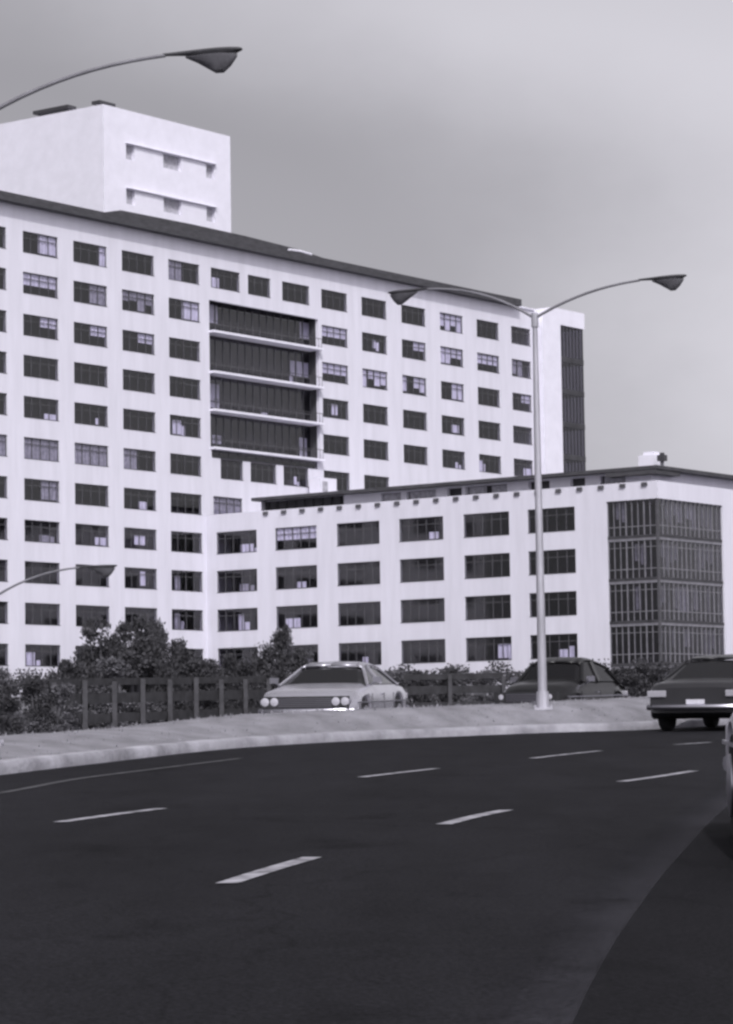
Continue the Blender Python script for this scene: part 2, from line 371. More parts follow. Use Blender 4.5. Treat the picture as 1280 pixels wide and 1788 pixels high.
# ------------------------------------------------------------------ the hospital
AA = math.radians(53.5786); AB = AA - math.pi / 2
C0 = Vector((-15.05, 266.95, 0)); Z1 = 47.748 + EYE
UA = Vector((math.cos(AA), math.sin(AA), 0)); NA = Vector((math.sin(AA), -math.cos(AA), 0))
UB = Vector((math.cos(AB), math.sin(AB), 0)); NB = Vector((math.sin(AB), -math.cos(AB), 0))
def frame(u, n, o): return Matrix(((u.x, n.x, 0, o.x), (u.y, n.y, 0, o.y), (0, 0, 1, 0), (0, 0, 0, 1)))
FA = frame(UA, NA, C0); FB = frame(UB, NB, C0)      # local: x along the facade, y outward, z up (world)
def rowA(r): return Z1 - 3.6 * r + (0.10 if r <= 2 else 0)
BASE = 4.6
class Facade:
    """flat wall with real openings, reveals, and something behind each opening"""
    def __init__(s, F, x0, x1, z0, z1, openings, depth=0.35):
        s.F, s.op, s.d = F, openings, depth
        X = sorted({round(v, 3) for v in [x0, x1] + [o[0] for o in openings] + [o[1] for o in openings]})
        Z = sorted({round(v, 3) for v in [z0, z1] + [o[2] for o in openings] + [o[3] for o in openings]})
        s.b = MB(); vi = {}
        def V(x, y, z):
            k = (x, y, z)
            if k not in vi: vi[k] = s.b.vert(F @ Vector(k))
            return vi[k]
        for i in range(len(X) - 1):
            zs = Z
            for j in range(len(Z) - 1):
                cx, cz = (X[i] + X[i + 1]) / 2, (Z[j] + Z[j + 1]) / 2
                if any(o[0] < cx < o[1] and o[2] < cz < o[3] for o in openings): continue
                s.b.f.append([V(X[i], 0, Z[j]), V(X[i + 1], 0, Z[j]), V(X[i + 1], 0, Z[j + 1]), V(X[i], 0, Z[j + 1])])
        for (a, c, e, g) in openings:
            a, c, e, g = [round(v, 3) for v in (a, c, e, g)]
            for q in (((a, 0, e), (a, -depth, e), (a, -depth, g), (a, 0, g)), ((c, 0, e), (c, 0, g), (c, -depth, g), (c, -depth, e)),
                      ((a, 0, e), (c, 0, e), (c, -depth, e), (a, -depth, e)), ((a, 0, g), (a, -depth, g), (c, -depth, g), (c, 0, g))):
                s.b.poly([F @ Vector(p) for p in q])
def curtain_mesh(b, F, x0, x1, z0, z1, y):
    n = max(4, int((x1 - x0) / 0.13)); rows = []
    for z in (z0 + random.uniform(0, 0.06), z1):
        rows.append([F @ Vector((x0 + (x1 - x0) * k / n, y + 0.05 * math.sin(k * 1.7 + x0), z)) for k in range(n + 1)])
    for k in range(n): b.poly([rows[0][k], rows[0][k + 1], rows[1][k + 1], rows[1][k]])
def make_window(F, a, c, e, g, code, parent, nm=4, depth=0.15, sill=True, extra=None, glass=None):
    """frame mesh with mullions; pane and curtains are sub-parts"""
    b = MB(); y0, y1 = -depth - 0.05, -depth + 0.03; t = 0.07
    for (p, q_, r_, s_) in ((a, c, e, e + t), (a, c, g - t, g), (a, a + t, e + t, g - t), (c - t, c, e + t, g - t)): b.box(p, q_, y0, y1, r_, s_, F)
    tr = g - (g - e) * 0.30
    b.box(a + t, c - t, y0 + 0.01, y1 - 0.01, tr - 0.03, tr + 0.03, F)
    for k in range(1, nm):
        x = a + (c - a) * k / nm; b.box(x - 0.035, x + 0.035, y0 + 0.012, y1 - 0.012, e + t, tr - 0.03, F)
        b.box(x - 0.035, x + 0.035, y0 + 0.012, y1 - 0.012, tr + 0.03, g - t, F)
    if sill: b.box(a + 0.003, c - 0.003, -depth + 0.03, 0.03, e + 0.003, e + 0.05, F)
    wdw = b.build('window', M_FRAME, parent)
    p = MB(); p.poly([F @ Vector(v) for v in ((a, y0 + 0.04, e), (c, y0 + 0.04, e), (c, y0 + 0.04, g), (a, y0 + 0.04, g))])
    p.build('pane', glass or M_GLASS, wdw)
    W, H = c - a, g - e
    R = {'L': (0, .45, 0.1, 1), 'R': (.5, 1, 0.1, 1), 'U': (0, 1, .42, 1), 'F': (0, 1, .0, 1), 'G': (0, 1, 0, 1), 'l': (.12, .4, 0, .55), 'r': (.55, .9, 0, .5),
         'm': (.42, .66, .2, .75), 'u': (.55, 1, .5, 1), 'e': (.82, 1, 0, 1), 'g': (0, .45, 0, 1), 'k': (.58, .82, 0, .45)}
    cu = MB(); n = 0
    for ch in code:
        if ch not in R: continue
        u0, u1, v0, v1 = R[ch]; u0 = max(0, u0 + random.uniform(-.03, .03)); u1 = min(1, u1 + random.uniform(-.03, .03))
        if ch in 'lrkm':                           # small things on the sill, a half-drawn drape, a tilted blind
            u0 += random.uniform(-.1, .12); u1 = min(.97, u0 + random.uniform(.1, .36)); u0 = max(.03, u0); v1 = min(1, v1 + random.uniform(-.25, .3)); v0 = max(0, v0 + random.uniform(-.1, .12))
            if random.random() < .5: curtain_mesh(cu, F, a + W * min(.9, u1 + .02), a + W * min(.97, u1 + .14), e + H * v0 * .5, e + H * (v0 + random.uniform(.15, .5)), y0 - 0.07)
        if ch == 'F':
            for kk in range(nm):
                dd = random.uniform(0.0, 0.55)
                if random.random() < .88: curtain_mesh(cu, F, a + W * (kk + .06) / nm, a + W * (kk + .94) / nm, e + H * dd, g, y0 - 0.05)
        elif ch == 'G':
            curtain_mesh(cu, F, a + W * u0, a + W * u1, e + H * v0, g, y0 - 0.05)
        else: curtain_mesh(cu, F, a + W * u0, a + W * u1, e + H * v0, e + H * v1, y0 - 0.05)
        n += 1
    if n: cu.build('curtain', M_CURTG if ('G' in code or 'g' in code or random.random() < .2) else M_CURT, wdw)
    return wdw
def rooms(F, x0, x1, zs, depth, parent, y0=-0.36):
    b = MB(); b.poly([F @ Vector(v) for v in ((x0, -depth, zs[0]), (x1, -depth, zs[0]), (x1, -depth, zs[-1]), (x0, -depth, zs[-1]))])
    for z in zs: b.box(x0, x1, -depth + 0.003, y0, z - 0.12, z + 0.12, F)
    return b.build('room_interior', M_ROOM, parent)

main = empty('hospital_building', C0 + Vector((0, 0, BASE)), 'tall white hospital slab with rows of dark windows, a balcony bay and a rooftop penthouse', 'building')
main.matrix_world = Matrix.Translation(C0)
def adopt(o, par):                                  # parts are modelled in world space under an Empty standing at the base
    o.parent = par; o.matrix_parent_inverse = par.matrix_world.inverted()
def settle(root):
    bpy.context.view_layer.update()
    inv = root.matrix_world.inverted()
    for ch in root.children:
        ch.matrix_parent_inverse = inv
colc = {-3: -41.8, -2: -35.3, -1: -28.85 - 6.5 + 0, 0: -28.85}
colc = {-2: -41.9, -1: -35.4, 0: -28.87, 1: -22.3, 2: -15.8, 3: -9.27, 4: -2.76, 5: 3.35, 6: 8.5, 7: 14.25, 8: 20.5, 9: 27.2, 10: 34.1, 11: 41.0, 12: 47.85, 13: 54.3}
colw = {5: 4.35, 6: 3.5, 7: 4.35, 8: 4.3, 9: 4.3, 10: 4.3, 11: 4.25, 12: 4.25, 13: 3.8}
codes = {1: ['', 'R', 'e', '', 'g', 'l', '', '', '', '', '', 'F', '', ''],
         2: ['', 'U', 'Re', 'F', 'R', '', '', '', 'U', 'm', 'u', 'FL', 'U', 'F'],
         3: ['', 'u', 'u', 'u', '', '', '', '', 'U', 'F', 'F', 'R', '', 'u'],
         4: ['', '', '', '', '', '', '', '', 'm', '', '', 'm', '', ''],
         5: ['', 'r', 'r', '', 'l', '', '', '', '', '', '', 'k', 'l', 'k'],
         6: ['G', 'G', 'G', 'g', '', '', '', 'r', '', '', '', '', '', ''],
         7: ['l', 'R', '', 'r', '', 'G', '', '', '', '', '', '', '', ''],
         8: ['', 'r', 'k', 'm', '', '', '', '', '', '', '', '', '', ''],
         9: ['', '', '', 'm', 'l', '', '', '', '', '', '', '', '', ''],
         10: ['g', '', '', '', 'l', '', '', '', '', '', '', '', '', ''],
         11: ['g', 'l', '', '', '', '', '', '', '', '', '', '', '', '']}
wins = []; extra = []
HB = 0.95
for r in range(1, 12):
    for c in range(0, 14):
        if c >= 5:
            if r > 6 and not (r == 7 and c == 5): continue
            if c <= 7 and r in (2, 3, 4, 5): continue
            if r == 6 and c >= 10: continue
        cw = colw.get(c, 4.5); z = rowA(r); cx = colc[c]
        if r == 6 and c in (5, 6, 7): cx = {5: 4.2, 6: 8.95, 7: 13.8}[c]; cw = 3.6
        if r == 6 and c in (5, 6, 7): a_, d_ = {5: (2.3, 5.7), 6: (6.8, 10.8), 7: (11.9, 15.9)}[c]; wins.append((r, c, a_, d_, z - HB, z + HB)); continue
        wins.append((r, c, cx - cw / 2, cx + cw / 2, z - HB, z + HB))
    for c in (-2, -1): extra.append((colc[c] - 2.25, colc[c] + 2.25, rowA(r) - HB, rowA(r) + HB))
shade_strip6 = (1.0, 17.4, rowA(6) + HB + 0.004, rowA(5) - 1.72 - 0.16)  # dark opening standing in for the shadow under the lowest balcony slab
bay = (0.85, 17.8, rowA(5) - 1.72, rowA(2) + 1.42)
XL, XR, TOPZ = -46.0, 57.6, 47.35 + EYE
f = Facade(FA, XL, XR, BASE, TOPZ, [w_[2:] for w_ in wins] + extra + [bay, shade_strip6])
# back, ends and roof of the slab
for q in (((XL, 0), (XL, -17)), ((XR, -17), (XR, 0)), ((XL, -17), (XR, -17))):
    (a, ya), (c, yc) = q
    f.b.poly([FA @ Vector(v) for v in ((a, ya, BASE), (c, yc, BASE), (c, yc, TOPZ), (a, ya, TOPZ))])
f.b.build('wall', M_WALL, main)
b = MB(); b.box(XL - 0.1, 53.2, -17.4, 0.9, TOPZ + 0.002, TOPZ + 0.74, FA); b.build('roof', M_FASCIA, main)
b = MB(); b.box(53.203, 56.9, -17, 0.2, TOPZ + 0.003, TOPZ + 0.18, FA); b.build('roof_coping', M_WALL2, main)
zs = [rowA(r) + 1.8 for r in range(12, 0, -1)]
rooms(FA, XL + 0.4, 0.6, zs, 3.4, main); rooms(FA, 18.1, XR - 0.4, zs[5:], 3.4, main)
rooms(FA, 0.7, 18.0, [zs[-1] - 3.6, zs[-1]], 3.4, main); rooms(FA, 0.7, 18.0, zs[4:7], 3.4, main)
for (r, c, a, d, e, g) in wins: make_window(FA, a, d, e, g, codes[r][c], main, 4 if d - a > 4 else 3)
make_window(FA, *shade_strip6, '', main, 12, sill=False)  # added dark glazing that imitates the slab's shadow
b = MB()
for (a, c, e, g) in extra:
    for k in range(5): x = a + (c - a) * k / 4; b.box(x - 0.04 * (k < 4), x + 0.04, -0.3, -0.24, e, g, FA)
    b.box(a + 0.05, c - 0.05, -0.36, -0.32, e, g, FA)
tag(b.build('window', M_SPAN, main), kind='stuff')
# recessed balcony bay: glazed screens behind projecting slabs
for r in (2, 3, 4, 5):
    z = rowA(r) + (0.15 if r == 2 else 0.0); zb = z - 1.72; zt = rowA(r - 1) - 1.72 - 0.22 if r > 2 else bay[3]
    bb = MB(); bb.box(bay[0] - 0.05, bay[1] + 0.05, -1.15, 0.60, zb - 0.15, zb + 0.07, FA)
    slab = bb.build('balcony_slab', M_WALL2, main)
    rb = MB()
    rb.box(bay[0] + 0.05, bay[1] - 0.05, 0.42, 0.47, zb + 0.95, zb + 1.0, FA)
    for k in range(36):
        x = bay[0] + 0.1 + (bay[1] - bay[0] - 0.2) * k / 35; rb.box(x - 0.015, x + 0.015, 0.43, 0.46, zb + 0.103, zb + 0.95, FA)
    rb.build('railing', M_BAND, slab)
    sb = MB(); n = 15
    for k in range(n + 1):
        x = bay[0] + (bay[1] - bay[0]) * k / n; sb.box(max(bay[0], x - 0.05), min(bay[1], x + 0.05), -1.2, -1.1, zb + 0.11, zt, FA)
    sb.box(bay[0], bay[1], -1.19, -1.11, zb + 1.0, zb + 1.08, FA)
    scr = sb.build('balcony_screen', M_FRAME, main)
    pb = MB(); pb.poly([FA @ Vector(v) for v in ((bay[0], -1.15, zb), (bay[1], -1.15, zb), (bay[1], -1.15, zt), (bay[0], -1.15, zt))]); pb.build('pane', M_GLASSD, scr)
    cu = MB(); n = 0
    for (u0, u1, v0, v1, rr) in ((.05, .16, .35, .9, 2), (.92, 1, .35, .85, 2), (.82, .99, .35, .8, 3), (.8, .85, .0, .35, 3), (.04, .17, .15, .85, 4), (.55, .6, 0, .2, 4), (.9, .97, .1, .7, 5), (.1, .18, .2, .45, 5)):
        if rr == r: curtain_mesh(cu, FA, bay[0] + 16.9 * u0, bay[0] + 16.9 * u1, zb + 3 * v0, zb + 3.2 * v1, -1.22); n += 1
    cu.build('curtain', M_CURT, scr)
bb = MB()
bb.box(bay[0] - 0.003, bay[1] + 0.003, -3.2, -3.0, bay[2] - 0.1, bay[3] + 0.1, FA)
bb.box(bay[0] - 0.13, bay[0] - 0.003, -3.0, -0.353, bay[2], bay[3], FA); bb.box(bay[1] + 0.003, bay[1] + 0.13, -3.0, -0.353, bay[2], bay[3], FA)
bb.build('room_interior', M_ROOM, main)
# penthouse block on the roof
PX0, PX1, PZ = -11.4, 7.0, 59.0 + EYE
FP = FA @ Matrix.Translation((0, -2.2, 0))
ph_open = []
for zz in (55.1 + EYE, 50.9 + EYE):
    for (a, c) in ((-8.3, -7.1), (-3.0, -0.4), (3.3, 4.6)): ph_open.append((a, c, zz - 0.7, zz + 0.7))
f = Facade(FP, PX0, PX1, TOPZ + 0.745, PZ, ph_open, 0.4)
f.b.poly([FP @ Vector(v) for v in ((PX0, 0, TOPZ + .745), (PX0, 0, PZ), (PX0, -18, PZ), (PX0, -18, TOPZ + .745))])
f.b.poly([FP @ Vector(v) for v in ((PX1, 0, TOPZ + .745), (PX1, -18, TOPZ + .745), (PX1, -18, PZ), (PX1, 0, PZ))])
f.b.poly([FP @ Vector(v) for v in ((PX0, -18, TOPZ + .745), (PX0, -18, PZ), (PX1, -18, PZ), (PX1, -18, TOPZ + .745))])
f.b.poly([FP @ Vector(v) for v in ((PX0, 0, PZ), (PX1, 0, PZ), (PX1, -18, PZ), (PX0, -18, PZ))])
pent = f.b.build('penthouse', M_WALL2, main)
for (a, c, e, g) in ph_open:
    b = MB(); b.box(a, c, -0.42, -0.36, e, g, FP); b.box(a, c, -0.35, -0.31, g - 0.5, g - 0.44, FP)
    for k in (1, 2): x = a + (c - a) * k / 3; b.box(x - .03, x + .03, -0.352, -0.31, e, g - .505, FP)
    b.build('window', M_CURTG, pent)
b = MB()
for zz in (55.1 + EYE, 50.9 + EYE): b.box(-8.4, 4.7, 0.002, 0.28, zz + 0.72, zz + 0.79, FP)
b.build('sun_ledge', M_WALL2, pent)
# low dark screen wall along the roof beside the penthouse
b = MB()
pts = [(-14.6, 0.05), (-12, 0.65), (-2, 0.75), (6, 0.7), (14, 0.5), (19.5, 0.05)]
fr = [FA @ Vector((x, 0.35, TOPZ + 0.745 + h)) for x, h in pts]; lo = [FA @ Vector((x, 0.35, TOPZ + 0.745)) for x, h in pts]
bk = [FA @ Vector((x, -1.3, TOPZ + 0.745 + h)) for x, h in pts]; lb = [FA @ Vector((x, -1.3, TOPZ + 0.745)) for x, h in pts]
for k in range(len(pts) - 1):
    b.poly([lo[k], lo[k + 1], fr[k + 1], fr[k]]); b.poly([fr[k], fr[k + 1], bk[k + 1], bk[k]]); b.poly([lb[k + 1], lb[k], bk[k], bk[k + 1]])
b.poly([lo[0], fr[0], bk[0], lb[0]]); b.poly([lo[-1], lb[-1], bk[-1], fr[-1]])
b.build('roof_screen', M_FASCIA, main)
b = MB(); b.tube([FA @ Vector((x, 0.62, z)) for x, z in ((12.4, TOPZ + 0.92), (14.2, TOPZ + 1.0), (16.0, TOPZ + 0.9))], 0.13, 8); b.build('roof_pipe', M_WALL2, main)
# end stair tower with rounded shoulder and a tall glazed strip
TX0, TX1, TG0, TG1, TZ = 57.2, 66.0, 60.95, 65.8, 47.95 + EYE
FT = FA @ Matrix.Translation((0, 0.9, 0))
b = MB()
R_ = 2.3; prof = [(TX0, BASE)]
for k in range(9): a = math.pi - k / 8 * math.pi / 2; prof.append((TX0 + R_ + R_ * math.cos(a), TZ - R_ + R_ * math.sin(a)))
prof += [(TG0, TZ), (TG0, BASE)]
b.loft([[FT @ Vector((x, y, z)) for x, z in prof] for y in (0, -9)]); 
b.box(TG0 + 0.003, TX1, -9, 0, 46.15 + EYE, TZ - 0.003, FT)
b.box(TG0 + 0.003, TX1, -9, -7.5, BASE, 46.147 + EYE, FT)
tw = b.build('stair_tower', M_WALL2, main)
b = MB(); n = 13; zb_, zt_ = 22.0, 46.147 + EYE
for k in range(8):
    x = TG0 + 0.06 + (TX1 - TG0 - 0.2) * k / 7; b.box(x, x + 0.09, -0.35, -0.23, BASE, zt_, FT)
for r in range(1, 9):
    z = rowA(r) - 1.8; b.box(TG0 + 0.01, TX1 - 0.01, -0.38, -0.2, z - 0.35, z + 0.25, FT)
    b.box(TX1 - 0.2, TX1 - 0.1, -7.4, -0.4, z - 0.35, z + 0.25, FT)
gl = b.build('stair_glazing', M_BAND, tw)
b = MB(); b.box(TG0 + 0.02, TX1 - 0.11, -0.30, -0.28, BASE, zt_ - 0.01, FT); b.box(TX1 - 0.16, TX1 - 0.14, -7.4, -0.31, BASE, zt_ - 0.01, FT); b.build('pane', M_GLASSD, gl)
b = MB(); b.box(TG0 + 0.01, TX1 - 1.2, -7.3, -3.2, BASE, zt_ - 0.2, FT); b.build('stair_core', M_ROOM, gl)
bpy.context.view_layer.update()
settle(main)
# dark rooftop slabs over the penthouse
def roof_item(name, F, loc, parts, label, cat):
    e = empty(name, (0, 0, 0), label, cat, M=F @ Matrix.Translation(loc))
    for pn, m, boxes in parts:
        b = MB()
        for bx_ in boxes: b.box(*bx_)
        b.build(pn, m, e)
    return e
pz = PZ + 0.003
roof_item('roof_vent', FP, (PX0 + 1.4, -1.2, pz), (('housing', M_LAMP, [(-1.1, 1.1, -0.5, 0.5, 0.25, 0.55)]), ('leg', M_ARM, [(-0.9, -0.8, -0.1, 0.1, 0, 0.25), (0.8, 0.9, -0.1, 0.1, 0, 0.25)])), 'small dark flat vent on the right corner of the penthouse roof', 'roof vent')
roof_item('roof_vent', FP, (PX0 - 0.0 + 0.6, -6.6, pz), (('housing', M_LAMP, [(-0.6, 0.6, -2.2, 2.2, 0.3, 0.62)]), ('leg', M_ARM, [(-0.1, 0.1, -1.9, -1.8, 0, 0.3), (-0.1, 0.1, 1.8, 1.9, 0, 0.3)])), 'long dark vent duct on the left part of the penthouse roof', 'roof vent')

# the lower wing
wing = empty('hospital_wing', C0, 'lower white four-storey wing with wide windows, standing in front of the tall slab', 'building', M=Matrix.Translation(C0))
WC = {1: 3.66, 2: 10.62, 3: 17.7, 4: 24.65, 5: 31.6, 6: 38.3}
wcode = {1: ['k', 'U', '', 'k', '', ''], 2: ['k', 'k', '', '', '', ''], 3: ['k', 'l', '', '', '', ''], 4: ['k', 'k', 'k', '', 'k', 'k']}
WX, WTOP, LEN2 = 48.9, 21.6 + EYE, 26.0
WH = 1.03
wo_ = []
for r in range(1, 5):
    for c, x in WC.items(): wo_.append((x - 2.4, x + 2.4, Z1 - 3.6 * (r + 7) - WH - 0.06, Z1 - 3.6 * (r + 7) + WH - 0.06))
wb = [(w_[0], w_[1], w_[2], w_[3]) for w_ in wo_]
GX0, GZ0, GZ1 = 43.85, BASE - 0.5, 20.1 + EYE
f = Facade(FB, -0.5, GX0, BASE - 0.6, WTOP, wb)
f.b.poly([FB @ Vector(v) for v in ((GX0, 0, BASE - .6), (GX0, -0.35, BASE - .6), (GX0, -0.35, GZ1), (GX0, 0, GZ1))])
f.b.poly([FB @ Vector(v) for v in ((GX0, 0, GZ1), (WX, 0, GZ1), (WX, 0, WTOP), (GX0, 0, WTOP))])
f.b.poly([FB @ Vector(v) for v in ((GX0, 0, GZ1), (GX0, -0.35, GZ1), (WX, -0.35, GZ1), (WX, 0, GZ1))])
# right-hand face of the wing, in the direction of the slab
FE = frame(UA, NA, FB @ Vector((WX, 0, 0)))          # local x runs away from the corner
EX = 10.9
f.b.poly([FE @ Vector(v) for v in ((0, 0, GZ1), (EX, 0, GZ1), (EX, 0, WTOP), (0, 0, WTOP))])
f.b.poly([FE @ Vector(v) for v in ((0, 0, GZ1), (0, -.35, GZ1), (EX, -.35, GZ1), (EX, 0, GZ1))])
f.b.poly([FE @ Vector(v) for v in ((EX, 0, BASE - .6), (LEN2, 0, BASE - .6), (LEN2, 0, WTOP), (EX, 0, WTOP))])
f.b.poly([FE @ Vector(v) for v in ((EX, 0, BASE - .6), (EX, -.35, BASE - .6), (EX, -.35, GZ1), (EX, 0, GZ1))])
f.b.poly([FE @ Vector(v) for v in ((LEN2, 0, BASE - .6), (LEN2, -WX, BASE - .6), (LEN2, -WX, WTOP), (LEN2, 0, WTOP))])
f.b.poly([FE @ Vector(v) for v in ((0, 0, WTOP), (0.3, 0, WTOP), (0.3, -WX + .3, WTOP), (0, -WX, WTOP))])
f.b.poly([FE @ Vector(v) for v in ((0.3, 0, WTOP - .9), (LEN2, 0, WTOP - .9), (LEN2, -WX, WTOP - .9), (.3, -WX, WTOP - .9))])
f.b.build('wall', M_WALL, wing)
zs = [Z1 - 3.6 * (r + 7) + 1.8 for r in (5, 4, 3, 2, 1)]
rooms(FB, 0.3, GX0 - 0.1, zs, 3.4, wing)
for k, (a, c, e, g) in enumerate(wb): make_window(FB, a, c, e, g, wcode[k // 6 + 1][k % 6], wing, 5)
# small scupper openings under the parapet
for k in range(20):
    x = 7.2 + k * 2.13; b = MB(); b.box(x - 0.26, x + 0.26, 0.003, 0.16, 21.2 + EYE, 21.5 + EYE, FB)
    b.build('scupper', M_FRAME, wing)
# set-back attic storey with thin dark roof slab
f = Facade(FB @ Matrix.Translation((0, -1.3, 0)), 5.6, WX - 1.3, WTOP - 0.88, 22.62 + EYE, [(5.7, 15.2, WTOP - 0.8, 22.6 + EYE)] + [(x, x + w_, WTOP - 0.5, 22.45 + EYE) for x, w_ in ((19.4, 2.2), (22.2, 3.2), (26.6, 1.6), (28.6, 4.4), (35.2, 2.2), (39.5, 1.5), (42.5, 2.5))], 0.5)
F2 = FB @ Matrix.Translation((0, -1.3, 0))
f.b.poly([F2 @ Vector(v) for v in ((5.6, 0, WTOP - .88), (5.6, 0, 22.62 + EYE), (5.6, -14, 22.62 + EYE), (5.6, -14, WTOP - .88))])
f.b.poly([F2 @ Vector(v) for v in ((WX - 1.3, 0, WTOP - .88), (WX - 1.3, -14, WTOP - .88), (WX - 1.3, -14, 22.62 + EYE), (WX - 1.3, 0, 22.62 + EYE))])
at_ = f.b.build('attic_storey', M_WALL, wing)
b = MB(); b.box(5.7, WX - 1.6, -0.62, -0.52, WTOP - 0.87, 22.6 + EYE, F2)
for k in range(9): b.box(6.1 + k * 1.05, 6.15 + k * 1.05, -0.52, -0.4, WTOP - .8, 22.59 + EYE, F2)
b.build('attic_window_band', M_BAND, at_)
for x, w_ in ((19.5, 2.0), (22.4, 2.8), (28.8, 1.9), (31.2, 1.7), (42.7, 2.1)):
    b = MB(); curtain_mesh(b, F2, x, x + w_, WTOP - 0.5, 22.4 + EYE, -0.3); b.build('blind', M_CURTG, at_)
b = MB(); b.box(5.2, WX - 0.2, -16, 0.95, 22.62 + EYE + 0.003, 22.92 + EYE, F2); b.box(43.6, WX - 0.3, -3, 0.9, 22.22 + EYE, 22.62 + EYE, F2); b.build('roof', M_FASCIA, wing)
# glazed corner: four storeys of curtain wall on both faces
for F, x0, x1, sgn in ((FB, GX0, WX, 1), (FE, 0, EX, -1)):
    b = MB(); n = 8 if sgn > 0 else 14
    lo, hi = x0 + 0.02, x1 - 0.02
    if sgn > 0: hi = x1 - 0.31
    else: lo = 0.31
    for k in range(n + 1):
        x = lo + (hi - lo) * k / n; wdt = 0.022 if k % 3 else 0.045
        b.box(max(lo, x - wdt), min(hi, x + wdt), -0.30, -0.16, BASE - 0.5, GZ1 - 0.003, F)
    for z in (17.0, 13.42, 9.85, 6.3): b.box(lo, hi, -0.297, -0.13, z - 0.32 + EYE, z - 0.103 + EYE, F); b.box(lo, hi, -0.298, -0.20, z + 0.85 + EYE, z + 0.92 + EYE, F); b.box(lo, hi, -0.298, -0.20, z - 0.9 + EYE, z - 0.85 + EYE, F)
    cwl = b.build('curtain_wall', M_MULL, wing)
    for z in (17.0, 13.42, 9.85, 6.3): bb = MB(); bb.box(lo, hi, -0.297, -0.10, z - 0.10 + EYE, z + 0.14 + EYE, F); bb.build('floor_band', M_BAND, cwl)
    b = MB(); b.poly([F @ Vector(v) for v in ((lo, -0.24, BASE - .5), (hi, -.24, BASE - .5), (hi, -.24, GZ1), (lo, -.24, GZ1))]); b.build('pane', M_GLASSD if sgn > 0 else glass_mat('curtain_wall_glass_side', 0.19, 0.6), cwl)
    b = MB()
    for k in range(n):
        for i_, z in enumerate((17.0, 13.42, 9.85, 6.3)):
            if random.random() < (0.2 if sgn > 0 else 0.55):
                xa = lo + (hi - lo) * k / n; xb_ = lo + (hi - lo) * (k + 1) / n; q = random.uniform(0.1, 0.6)
                curtain_mesh(b, F, xa + .05, xb_ - .05, z + 0.3 + 2.6 * q + EYE, z + 3.0 + EYE, -0.5)
    b.build('blind', M_CURTG, cwl)
b = MB(); b.box(WX - 0.3, WX - 0.1, -0.3, -0.1, BASE - .5, GZ1 - .003, FB); b.build('corner_post', M_FRAME, wing)
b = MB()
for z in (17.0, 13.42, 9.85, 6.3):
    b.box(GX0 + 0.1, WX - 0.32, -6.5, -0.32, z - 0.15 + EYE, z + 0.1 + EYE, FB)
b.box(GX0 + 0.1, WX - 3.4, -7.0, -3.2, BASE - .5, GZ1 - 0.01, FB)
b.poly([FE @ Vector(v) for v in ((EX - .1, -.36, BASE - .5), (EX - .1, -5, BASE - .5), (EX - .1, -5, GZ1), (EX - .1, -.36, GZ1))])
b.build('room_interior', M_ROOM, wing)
settle(wing)
roof_item('roof_tank', FB, (46.6, -3.0, 22.93 + EYE), (('tank', M_WALL2, [(-0.8, 0.8, -0.8, 0.8, 0.2, 1.1), (-0.5, 0.5, -0.5, 0.5, 1.1, 1.4)]), ('skid', M_ARM, [(-0.8, -0.6, -0.7, 0.7, 0, 0.2), (0.6, 0.8, -0.7, 0.7, 0, 0.2)])), 'white box tank standing on the roof of the lower wing near its corner', 'roof tank')
roof_item('roof_fan', FB, (48.3, -1.9, 22.93 + EYE), (('cowl', M_LAMP, [(-0.32, 0.32, -0.3, 0.3, 0.45, 0.95), (-0.15, 0.15, -0.15, 0.15, 0.95, 1.15)]), ('stem', M_ARM, [(-0.12, 0.12, -0.12, 0.12, 0, 0.45)])), 'small dark fan cowl on the corner of the lower wing roof', 'roof fan')
roof_item('air_conditioner', FA, (16.6, 1.2, 24.9 + EYE - 0.6), (('cabinet', M_WALL2, [(-1.3, 1.3, -0.7, 0.7, 0.1, 1.75)]), ('grille', M_CURTG, [(-1.0, -0.2, 0.71, 0.74, 0.4, 1.4)]), ('base', M_ARM, [(-1.2, 1.2, -0.6, 0.6, -3.0, 0.097)])), 'white cabinet on the wing roof under the balcony bay', 'cabinet')

# ------------------------------------------------------------------ street lamps
def luminaire(parent, tip, dirv, size):
    """cobra head: slim neck, flat-topped housing, bulging lens below"""
    d = dirv.normalized(); s = d.cross(Vector((0, 0, 1))).normalized(); u = Vector((0, 0, 1)); b = MB(); secs = []
    for t, wd, up_, dn in ((-0.95, .03, .035, .035), (-0.6, .06, .05, .05), (-0.3, .10, .06, .07), (0.0, .15, .07, .12), (0.35, .19, .075, .15), (0.62, .18, .07, .13), (0.82, .11, .06, .03), (0.88, .06, .04, .0)):
        c = tip + d * t * size; r = []
        for k in range(12):
            a = 2 * math.pi * k / 12; sn = math.sin(a); r.append(c + s * (wd * size * math.cos(a)) + u * (size * (up_ * sn if sn > 0 else dn * sn)))
        secs.append(r)
    b.loft(secs); h = b.build('lamp_head', M_LAMP, parent, smooth=True)
    b = MB(); secs = []
    for t, wd, dn in ((-0.42, .04, .11), (-0.15, .14, .24), (0.08, .20, .38), (0.28, .21, .50), (0.46, .19, .50), (0.62, .13, .36), (0.76, .07, .16)):
        c = tip + d * t * size - u * 0.09 * size; r = []
        for k in range(12):
            a = 2 * math.pi * k / 12; sn = math.sin(a); r.append(c + s * (wd * size * math.cos(a)) + u * (size * (0.02 * sn if sn > 0 else (dn - .09) * sn)))
        secs.append(r)
    b.loft(secs); b.build('lens', M_LENS, h, smooth=True)
